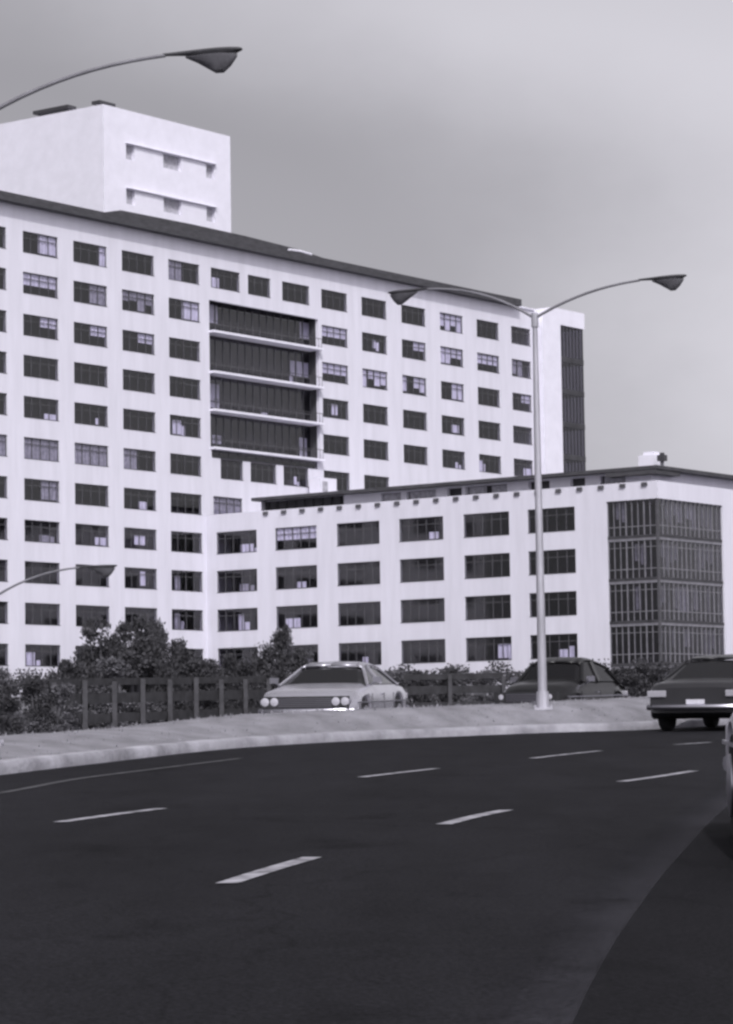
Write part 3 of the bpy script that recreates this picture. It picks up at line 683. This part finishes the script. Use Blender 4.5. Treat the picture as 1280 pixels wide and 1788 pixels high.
def street_lamp(base, top_z, arms, label, size=1.0, r0=0.12, r1=0.065, group=None, pole_off=None):
    e = empty('street_lamp', base, label, 'street lamp', group)
    H = top_z - base.z
    b = MB(); b.tube([(0, 0, 0.0), (0, 0, H * .3), (0, 0, H * .7), (0, 0, H)], [r0, r0 * .88, (r0 + r1) / 2 * .95, r1], 14); b.build('pole', M_POLE, e, smooth=True)
    b = MB(); b.box(-.17, .17, -.17, .17, 0.0, 0.04); b.tube([(0, 0, 0.04), (0, 0, .35)], [.13, .115], 12)
    for sx in (-.15, .15):
        for sy in (-.15, .15): b.tube([(sx, sy, 0.04), (sx, sy, .09)], .02, 6)
    b.build('base_plate', M_POLE, e)
    for tip in arms:
        t = Vector(tip) - Vector(base); hd = Vector((t.x, t.y, 0)); P = []
        start = Vector((0, 0, H - .03)); rise = t.z - start.z
        for k in range(13):
            u = k / 12; P.append(start + Vector((hd.x * u, hd.y * u, rise * (1 - (1 - u) ** 2.3))))
        P = [p for p in P]; 
        neck = P[-1] - hd.normalized() * 0.9 * size
        Q = [p for p in P if (p - start).xy.length < (neck - start).xy.length] + [neck + Vector((0, 0, 0.0))]
        for p in Q[-1:]: p.z = t.z - 0.01
        b = MB(); b.tube(Q, [.030 - .009 * k / len(Q) for k in range(len(Q))], 10); b.build('arm', M_ARM, e, smooth=True)
        luminaire(e, P[-1], Vector((hd.x, hd.y, 0)), size)
    bp = MB(); bp.tube([(0, 0, H - .2), (0, 0, H + .06)], [r1 + .025, r1 + .02], 12); bp.build('pole_cap', M_POLE, e)
    return e
LG = 'double-armed street lamps along the verge'
D1 = 54.5
p1 = at(950, 1232, D1); p1.z -= 0.08
top1 = at(932, 553, D1)
street_lamp(Vector((top1.x + 0.02, p1.y, p1.z)), top1.z, [at(1158, 485, D1 - 1.1), at(712, 508, D1 + 1.6)], 'tall pale street lamp with two curved arms rising before the lower wing', 0.52, 0.088, 0.046, LG)
D2 = 34.6
tt = at(-26, 198, D2); g2 = Vector((tt.x, D2, gz(D2) + 0.3))
street_lamp(g2, tt.z, [at(356, 91, D2 - 0.6), at(-440, 130, D2 + 1.4)], 'street lamp whose arm and dark head reach in at the upper left above the penthouse', 0.54, 0.088, 0.046, LG)
D3 = 66
tt = at(-40, 1062, D3)
street_lamp(Vector((tt.x, D3, gz(D3))), tt.z, [at(172, 989, D3 - .5)], 'low lamp arm at the left edge in front of the lowest window rows', 0.5, 0.07, 0.04)

# ------------------------------------------------------------------ cars
def lerp_list(P, x):
    if x <= P[0][0]: return P[0][1]
    for (a, ya), (c, yc) in zip(P, P[1:]):
        if x <= c: return ya + (yc - ya) * (x - a) / (c - a)
    return P[-1][1]
def smooth_list(P, x, d=0.07): return (lerp_list(P, x - d) + lerp_list(P, x) * 2 + lerp_list(P, x + d)) / 4
def make_car(spec, paint, M, label, group=None):
    e = empty(spec.get('name', 'parked_car'), (0, 0, 0), label, 'car', group, M=M)
    Ln, W = spec['L'], spec['W'] / 2; wr = spec['wr']; xw = spec['axles']; ra = wr + 0.06
    xs_ = sorted({round(-Ln / 2 + Ln * k / 70, 4) for k in range(71)}); secs = []
    for x in xs_:
        zt = smooth_list(spec['deck'], x); end = min(x + Ln / 2, Ln / 2 - x)
        taper = 1 - spec['round'] * max(0, 1 - end / spec.get('rl', 0.55)) ** 2
        wd = W * taper; zb = spec['zb'] + 0.12 * max(0, 1 - end / 0.4) ** 1.5
        zs_ = zb
        for a in xw:
            if abs(x - a) < ra: zs_ = max(zs_, wr + math.sqrt(ra * ra - (x - a) ** 2))
        zs_ = min(zs_, zt - 0.12); sh = spec['shoulder']; cr = spec['crown']
        zw = zs_ + (zt - sh - zs_) * 0.5
        half = [(0, zt + cr), (wd * .45, zt + cr * .85), (wd * .78, zt + cr * .3), (wd * .93, zt - sh * .25), (wd * .995, zt - sh), (wd * 1.0, zw), (wd * .985, zs_ + 0.02), (wd * .96, zs_), (wd * .55, zs_)]
        secs.append([(x, y, z) for y, z in half] + [(x, -y, z) for y, z in half[::-1][:-1]])
    b = MB(); b.loft(secs); body = b.build('body', paint, e, smooth=True, sharp=42)
    # greenhouse
    gh = spec['roof']; gx = [p[0] for p in gh]; belt = spec['deck']
    def gsec(x, z, inset, shrink=0.0):
        zb = smooth_list(belt, x) - 0.02; hgt = max(0.0, z - zb); wtop = W * spec['tumble']; wbot = W * .93
        k = hgt / (spec['rz'] - zb) if spec['rz'] > zb else 0; wt = wbot + (wtop - wbot) * k
        return [(x, wbot - inset, zb), (x, wt - inset, z - 0.05 * min(1, k * 4)), (x, wt * .8, z + .005), (x, 0, z + .02), (x, -wt * .8, z + .005), (x, -wt + inset, z - 0.05 * min(1, k * 4)), (x, -wbot + inset, zb)]
    n = 30; X = [gx[0] + (gx[-1] - gx[0]) * k / n for k in range(n + 1)]
    S_ = [gsec(x, smooth_list(gh, x, .05), 0.0) for x in X]
    rx0, rx1 = spec['roofspan']
    b = MB()
    for a, c in zip(S_, S_[1:]):                    # roof skin, thick edge
        if a[0][0] >= rx0 - 0.06 and c[0][0] <= rx1 + 0.06:
            for k in range(1, 5): b.poly([Vector(a[k]) + Vector((0, 0, .012)), Vector(c[k]) + Vector((0, 0, .012)), Vector(c[k + 1]) + Vector((0, 0, .012)), Vector(a[k + 1]) + Vector((0, 0, .012))])
    r_ = b.build('roof', paint, e, smooth=True)
    sd_ = r_.modifiers.new('solid', 'SOLIDIFY'); sd_.thickness = 0.03; sd_.offset = -1
    b = MB()
    def edge(x, sgn):
        s_ = gsec(x, smooth_list(gh, x, .05), 0.0); return Vector(s_[0]) * 1, Vector(s_[1])
    for sgn in (1, -1):
        for xa, xb_ in spec['pillars']:
            lo = edge(xa, 1)[0]; hi = edge(xb_, 1)[1]
            lo = Vector((lo.x, lo.y * sgn, lo.z)); hi = Vector((hi.x, hi.y * sgn, hi.z + .01)); b = MB(); b.tube([lo, hi], spec.get('pr', 0.035), 6); b.build('pillar', paint, e)
    def glasspart(name, xa, xb_, side_only, sgn=0):
        b = MB()
        for a, c in zip(S_, S_[1:]):
            if a[0][0] < xa - .02 or c[0][0] > xb_ + .02: continue
            ks = ((0,) if sgn > 0 else (5,)) if side_only else (0, 1, 2, 3, 4, 5) if False else (1, 2, 3, 4)
            for k in ks:
                ins = Vector((0, -0.012 * (1 if k == 0 else -1 if k == 5 else 0), -0.008 if not side_only else 0))
                b.poly([Vector(a[k]) + ins, Vector(c[k]) + ins, Vector(c[k + 1]) + ins, Vector(a[k + 1]) + ins])
        b.build(name, M_CARGL, e, smooth=True)
    glasspart('windshield', rx1, gx[-1], False); glasspart('rear_window', gx[0], rx0, False)
    glasspart('side_window', gx[0], gx[-1], True, 1); glasspart('side_window', gx[0], gx[-1], True, -1)
    # bumpers, lights, grille, plates, wheels
    for sgn, name in ((1, 'front'), (-1, 'rear')):
        b = MB(); P = []
        for k in range(11):
            y = (k / 10 * 2 - 1) * W * .97; P.append((sgn * (Ln / 2 + .07 - .16 * abs(k / 5 - 1) ** 3), y, spec['bump']))
        b.tube(P, .055, 8); b.build('bumper', M_CHROME, e, smooth=True)
    zl = spec['lamp_z']; fx = Ln / 2 - 0.01
    b = MB(); b.box(fx - .06, fx + .035, -W * .9, W * .9, zl - .13, zl + .10); gr = b.build('grille', M_BLACK, e)
    b = MB()
    for k in range(5): b.box(fx + .036, fx + .045, -W * .55, W * .55, zl - .09 + .035 * k, zl - .08 + .035 * k)
    b.build('grille_bar', M_CHROME, gr)
    for sgn in (1, -1):
        for y in spec['lamps']:
            b = MB(); xx = fx - spec.get('lback', .02); b.tube([(xx - .1, sgn * y, zl), (xx + .05, sgn * y, zl)], [spec['lr'] * 1.12] * 2, 16); hl = b.build('headlight', M_CHROME, e, smooth=True)
            b = MB(); b.tube([(xx + .03, sgn * y, zl), (xx + .058, sgn * y, zl), (xx + .07, sgn * y, zl)], [spec['lr'] * .95, spec['lr'] * .9, spec['lr'] * .5], 16); b.build('lens', M_LAMPG, hl, smooth=True)
        tz = spec['tail_z']; ty = spec['tail_y']
        b = MB(); b.box(-Ln / 2 - .04, -Ln / 2 + .08, min(sgn * ty[0], sgn * ty[1]), max(sgn * ty[0], sgn * ty[1]), tz - .06, tz + .06); b.build('tail_light', M_TAIL, e, bevel=.015)
        if spec['mirror']:
            mx_ = spec['mirror']; b = MB(); b.tube([(mx_, sgn * W * .9, spec['deckz'] - .02), (mx_, sgn * (W + .06), spec['deckz'] + .06)], .02, 6)
            b.box(mx_ - .03, mx_ + .03, min(sgn * W, sgn * (W + .17)), max(sgn * W, sgn * (W + .17)), spec['deckz'] + .05, spec['deckz'] + .16); b.build('mirror', M_CHROME, e)
        b = MB(); b.box(-.02, .12, min(sgn * (W - .01), sgn * (W + .03)), max(sgn * (W - .01), sgn * (W + .03)), spec['deckz'] - .2, spec['deckz'] - .17); b.build('door_handle', M_CHROME, e)
        for a in xw:
            wc = Vector((a, sgn * (W - .10), wr)); b = MB(); P = []
            for yy, rr in ((-.10, .80), (-.095, .96), (-.06, 1), (.06, 1), (.095, .96), (.10, .78)): P.append((yy, rr * wr))
            b.tube([wc + Vector((0, yy, 0)) for yy, _ in P], [r for _, r in P], 24); wh = b.build('wheel', M_TYRE, e, smooth=True)
            b = MB(); b.tube([wc + Vector((0, sgn * yy, 0)) for yy in (.09, .112, .125)], [wr * .62, wr * .6, wr * .3], 20); b.build('rim', M_CHROME, wh, smooth=True)
    b = MB(); b.box(-Ln / 2 - .055, -Ln / 2 - .03, -.17, .17, spec['plate_z'] - .075, spec['plate_z'] + .075); b.build('licence_plate', M_PLATE, e)
    for sgn in (1, -1):
        b = MB(); b.box(-Ln / 2 + .35, Ln / 2 - .35, min(sgn * (W - .01), sgn * (W + .012)), max(sgn * (W - .01), sgn * (W + .012)), .58, .605); b.build('side_trim', M_CHROME, e)
        b = MB()
        for xx in (-.12, .92, -.95): b.box(xx - .006, xx + .006, min(sgn * (W - .01), sgn * (W + .004)), max(sgn * (W - .01), sgn * (W + .004)), spec['zb'] + .12, spec['deckz'] - .16)
        b.build('door_seam', M_BLACK, e)
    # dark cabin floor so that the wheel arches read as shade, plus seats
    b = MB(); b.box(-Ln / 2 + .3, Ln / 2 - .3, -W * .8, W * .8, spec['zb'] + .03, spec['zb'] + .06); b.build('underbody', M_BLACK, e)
    return e
def car_matrix(front, heading, Ln, rear=False):
    h = Vector((heading[0], heading[1], 0)).normalized(); h.z = G * h.y; h.normalize()
    up = Vector((0, -G, 1)).normalized(); lf = up.cross(h).normalized(); up = h.cross(lf)
    c = front - h * Ln / 2 if not rear else front + h * Ln / 2; c = Vector((c.x, c.y, gz(c.y) + 0.006))
    return Matrix(((h.x, lf.x, up.x, c.x), (h.y, lf.y, up.y, c.y), (h.z, lf.z, up.z, c.z), (0, 0, 0, 1)))
SEDAN = dict(L=5.0, W=1.90, wr=.33, axles=(-1.45, 1.52), zb=.22, deckz=.92, round=.10, shoulder=.14, crown=.025, tumble=.63, rz=1.33,
             deck=[(-2.5, .74), (-2.42, .86), (-1.6, .93), (-1.3, .95), (.95, .95), (1.1, .93), (2.1, .83), (2.4, .76), (2.5, .62)],
             roof=[(-1.75, .90), (-1.0, 1.27), (-.7, 1.31), (0, 1.33), (.3, 1.30), (1.15, .90)], roofspan=(-.95, .36),
             pillars=[(-1.6, -.95), (-.1, -.1), (1.08, .34)], bump=.44, lamp_z=.62, lamps=(.60, .78), lr=.088, tail_z=.68, tail_y=(.55, .9), mirror=.85, plate_z=.50)
ROUNDED = dict(L=4.1, W=1.62, wr=.32, axles=(-1.2, 1.25), zb=.22, deckz=.86, round=.28, rl=1.0, shoulder=.22, crown=.07, tumble=.68, rz=1.38,
               deck=[(-2.05, .50), (-1.85, .70), (-1.4, .86), (-1.0, .92), (.7, .92), (1.0, .90), (1.6, .80), (1.9, .66), (2.05, .48)],
               roof=[(-1.75, .72), (-1.25, 1.06), (-.8, 1.26), (-.3, 1.36), (.1, 1.38), (.4, 1.30), (.85, .88)], roofspan=(-.95, .38), pr=.05,
               pillars=[(-1.35, -.95), (-.2, -.2), (.8, .36)], bump=.42, lamp_z=.60, lamps=(.56,), lr=.085, lback=.03, tail_z=.62, tail_y=(.5, .66), mirror=.62, plate_z=.5)
M_SILV = mat('silver_paint', 0.50, 0.25, metal=0.6, coat=0.3, var=0.05, scale=2)
M_DARK = mat('black_paint', 0.012, 0.3, spec=0.3, coat=0.25, var=0.1, scale=2)
M_MARO = mat('dark_metallic_paint', 0.035, 0.35, metal=0.2, coat=0.3, var=0.1, scale=2)
M_CREAM = mat('cream_paint', 0.8, 0.35, coat=0.4, var=0.06, scale=1.5)
PG = None
fr_ = at(533, 1235, 54.3); make_car(SEDAN, M_SILV, car_matrix(fr_, (-math.sin(math.radians(13)), -math.cos(math.radians(13))), 5.0), 'pale silver sedan with bright hood and pale headlamp glass, left of the tall street lamp')
fr_ = at(918, 1222, 60.5); make_car(ROUNDED, M_DARK, car_matrix(fr_, (-math.sin(math.radians(27)), -math.cos(math.radians(27))), 4.1), 'black rounded car standing behind the pole of the tall street lamp')
SD2 = dict(SEDAN); SD2['name'] = 'moving_car'
fr_ = at(1216, 1262, 51.5); make_car(SD2, M_MARO, car_matrix(fr_, (.38, .92), 5.0, rear=True), 'dark sedan seen from behind, driving away at the right edge')
SD3 = dict(SEDAN); SD3['name'] = 'moving_car'; SD3['mirror'] = None
cc = ground_pt(1390, 1500); make_car(SD3, M_CREAM, car_matrix(Vector((2.995, 14.2, 0)), (.06, 1), 5.0, rear=True), 'pale car of which only a rounded corner shows at the right edge')

# ------------------------------------------------------------------ fence and planting behind the verge
def fence(x0, x1, D, label):
    a = at(x0, 1220, D[0]); c = at(x1, 1220, D[1]); a.z = gz(a.y); c.z = gz(c.y)
    e = empty('rail_fence', a, label, 'fence'); dv = c - a; L_ = dv.length; n = int(L_ / 1.1)
    for k in range(n + 1):
        p = dv * (k / n); b = MB(); b.box(p.x - .045, p.x + .045, p.y - .05, p.y + .05, p.z - .1, p.z + 1.1 + random.uniform(-.04, .04)); b.build('post', M_POST, e)
    nrm = Vector((-dv.y, dv.x, 0)).normalized()
    for z, h in ((.30, .17), (.66, .19), (1.0, .13)):
        b = MB()
        q0 = Vector((0, 0, z)) - nrm * -.08; 
        P = [q0 - nrm * .02, q0 + dv - nrm * .02, q0 + dv + nrm * .02, q0 + nrm * .02]
        lo = [p.copy() for p in P]; hi = [p + Vector((0, 0, h)) for p in P]; b.loft([lo, hi]); b.build('rail', M_TIMB, e)
    return e
fence(95, 470, (52, 61), 'low dark timber fence of three rails running before the bushes on the left')
fence(690, 880, (66, 68), 'short dark rail fence between the silver sedan and the black rounded car')

def bush_meshes(seed, spiky):
    rnd = random.Random(seed); b = MB(); t = MB()
    lobes = []
    for k in range(rnd.randint(20, 24)):
        a = rnd.uniform(0, 6.28); z = rnd.uniform(.06, .88); rr = rnd.uniform(.15, 1) * (.42 * (1 - z * .72) if spiky else .40 * math.sqrt(1.05 - z))
        lobes.append((rr * math.cos(a), rr * math.sin(a), z, rnd.uniform(.09, .17) * (1.2 - z * .45)))
        t.tube([(0, 0, 0), (lobes[-1][0] * .5, lobes[-1][1] * .5, z * .5), lobes[-1][:3]], [.03, .02, .006], 5)
    for (x, y, z, r) in lobes:
        for _ in range(330):
            v = Vector((rnd.gauss(0, 1), rnd.gauss(0, 1), rnd.gauss(0, 1))).normalized() * r * rnd.uniform(.45, 1.12)
            p = Vector((x, y, z)) + Vector((v.x, v.y, v.z * (1.25 if spiky else .9)))
            if p.z < 0.02: p.z = rnd.uniform(.02, .15)
            d = Vector((rnd.uniform(-1, 1), rnd.uniform(-1, 1), rnd.uniform(-.2, 1.6 if spiky else 1))).normalized(); s = d.orthogonal().normalized()
            s = s * math.cos(rnd.uniform(0, 3)) + d.cross(s) * math.sin(rnd.uniform(0, 3)); ln = rnd.uniform(.02, .042) * (1.35 if spiky else 1); wd = ln * (.22 if spiky else .42)
            b.poly([p, p + d * ln * .5 + s * wd, p + d * ln, p + d * ln * .5 - s * wd])
    return b, t
BM = []
for k in range(5):
    b, t = bush_meshes(20 + k, k < 3)
    fo = b.build('foliage', M_FOL if k != 3 else M_FOL2); tr = t.build('stem', M_BARK)
    BM.append((fo.data, tr.data)); bpy.data.objects.remove(fo); bpy.data.objects.remove(tr)
BG = 'bushes behind the verge'
def bush(x, ytop, wpx, D, kind, label, mat_=None, ybase=None):
    top = at(x, ytop, D); base = Vector((top.x, D, gz(D) - .05)); h = (top.z - base.z) * 1.04; wd = wpx / FPX * D / .70
    e = empty('bush', base, label, 'bush', BG); e.rotation_euler.z = random.uniform(0, 6.28)
    for nm, dta in (('foliage', BM[kind][0]), ('stem', BM[kind][1])):
        o = bpy.data.objects.new(nm, dta); COL.objects.link(o); o.parent = e; o.scale = (wd, wd, h)
    return e
for args in (
    (14, 1168, 70, 47, 3, 'low bush at the very left edge above the verge'),
    (66, 1182, 95, 50, 2, 'low dark bush, second from the left edge'),
    (118, 1152, 80, 58, 4, 'bush at the left end of the timber fence'),
    (176, 1086, 110, 64, 0, 'tall spiky bush, left one of the two tallest'),
    (214, 1150, 120, 60, 3, 'low bush between the two tallest bushes'),
    (248, 1072, 125, 66, 1, 'tallest dark bush, covering a ground-floor window of the slab'),
    (8, 1196, 90, 44, 4, 'lowest bush at the very left edge, spilling towards the verge'),
    (96, 1196, 90, 50, 3, 'pale low bush before the left end of the timber fence'),
    (190, 1104, 90, 67, 1, 'pointed bush close behind the left one of the two tallest bushes'),
    (262, 1086, 100, 69, 2, 'dense bush close behind the tallest one'),
    (232, 1140, 150, 62, 4, 'wide low bush under the two tallest bushes'),
    (370, 1152, 130, 64, 2, 'wide low bush before the inner corner of the hospital'),
    (146, 1126, 80, 66, 2, 'small pointed bush at the left foot of the two tallest bushes'),
    (208, 1122, 70, 68, 2, 'narrow bush filling the gap between the two tallest bushes'),
    (276, 1106, 70, 68, 0, 'narrow spiky bush touching the right side of the tallest one'),
    (322, 1136, 90, 67, 4, 'dark bush in front of the last ground-floor window of the slab'),
    (415, 1160, 110, 70, 2, 'low wide bush under the first ground-floor window of the wing'),
    (455, 1150, 80, 72, 4, 'low bush between the fence end and the twin-tipped bush'),
    (520, 1140, 80, 72, 3, 'pale bush right of the twin-tipped bush'),
    (304, 1118, 90, 64, 2, 'spiky bush just right of the tallest one'),
    (345, 1150, 95, 60, 4, 'low bush before the foot of the inner corner of the hospital'),
    (392, 1146, 90, 66, 0, 'bush before the first window column of the lower wing'),
    (436, 1150, 80, 63, 2, 'small bush near the right end of the timber fence'),
    (488, 1090, 105, 70, 1, 'spiky bush with twin tips left of the silver sedan'),
    (548, 1160, 90, 74, 4, 'low bush right behind the roof of the silver sedan'),
    (672, 1172, 90, 66, 3, 'pale low bush right behind the silver sedan\'s trunk'),
    (728, 1172, 90, 72, 4, 'low bush right of the silver sedan'),
    (782, 1166, 90, 74, 2, 'middle bush between the two parked cars'),
    (838, 1172, 80, 72, 3, 'pale bush just left of the black rounded car'),
    (1085, 1166, 100, 76, 4, 'dark bush between the black rounded car and the glazed corner'),
    (1140, 1160, 110, 80, 0, 'bush at the foot of the glazed corner'),
    (1200, 1162, 120, 84, 2, 'bush behind the roof of the sedan driving away'),
    (1268, 1166, 110, 84, 4, 'bush at the right edge behind the sedan driving away')):
    bush(*args)
# planting along the foot of the building, one continuous strip
b = MB(); rnd = random.Random(4)
for _ in range(26000):
    x = rnd.uniform(-44, 50)
    if x < 0: p = FA @ Vector((x, rnd.uniform(2, 5), 0))
    else: p = FB @ Vector((x, rnd.uniform(2, 5), 0))
    hh = 1.5 + .5 * math.sin(x * 1.3) + .3 * math.sin(x * 3.1)
    p.z = gz(p.y) + rnd.uniform(0, 1) ** .7 * hh
    d = Vector((rnd.uniform(-1, 1), rnd.uniform(-1, 1), rnd.uniform(-.2, 1))).normalized() * rnd.uniform(.12, .28); s = d.orthogonal() * .45
    b.poly([p, p + d * .5 + s, p + d, p + d * .5 - s])
tag(b.build('ground_planting', M_FOL), 'continuous dark planting along the foot of the hospital', 'planting', kind='stuff')
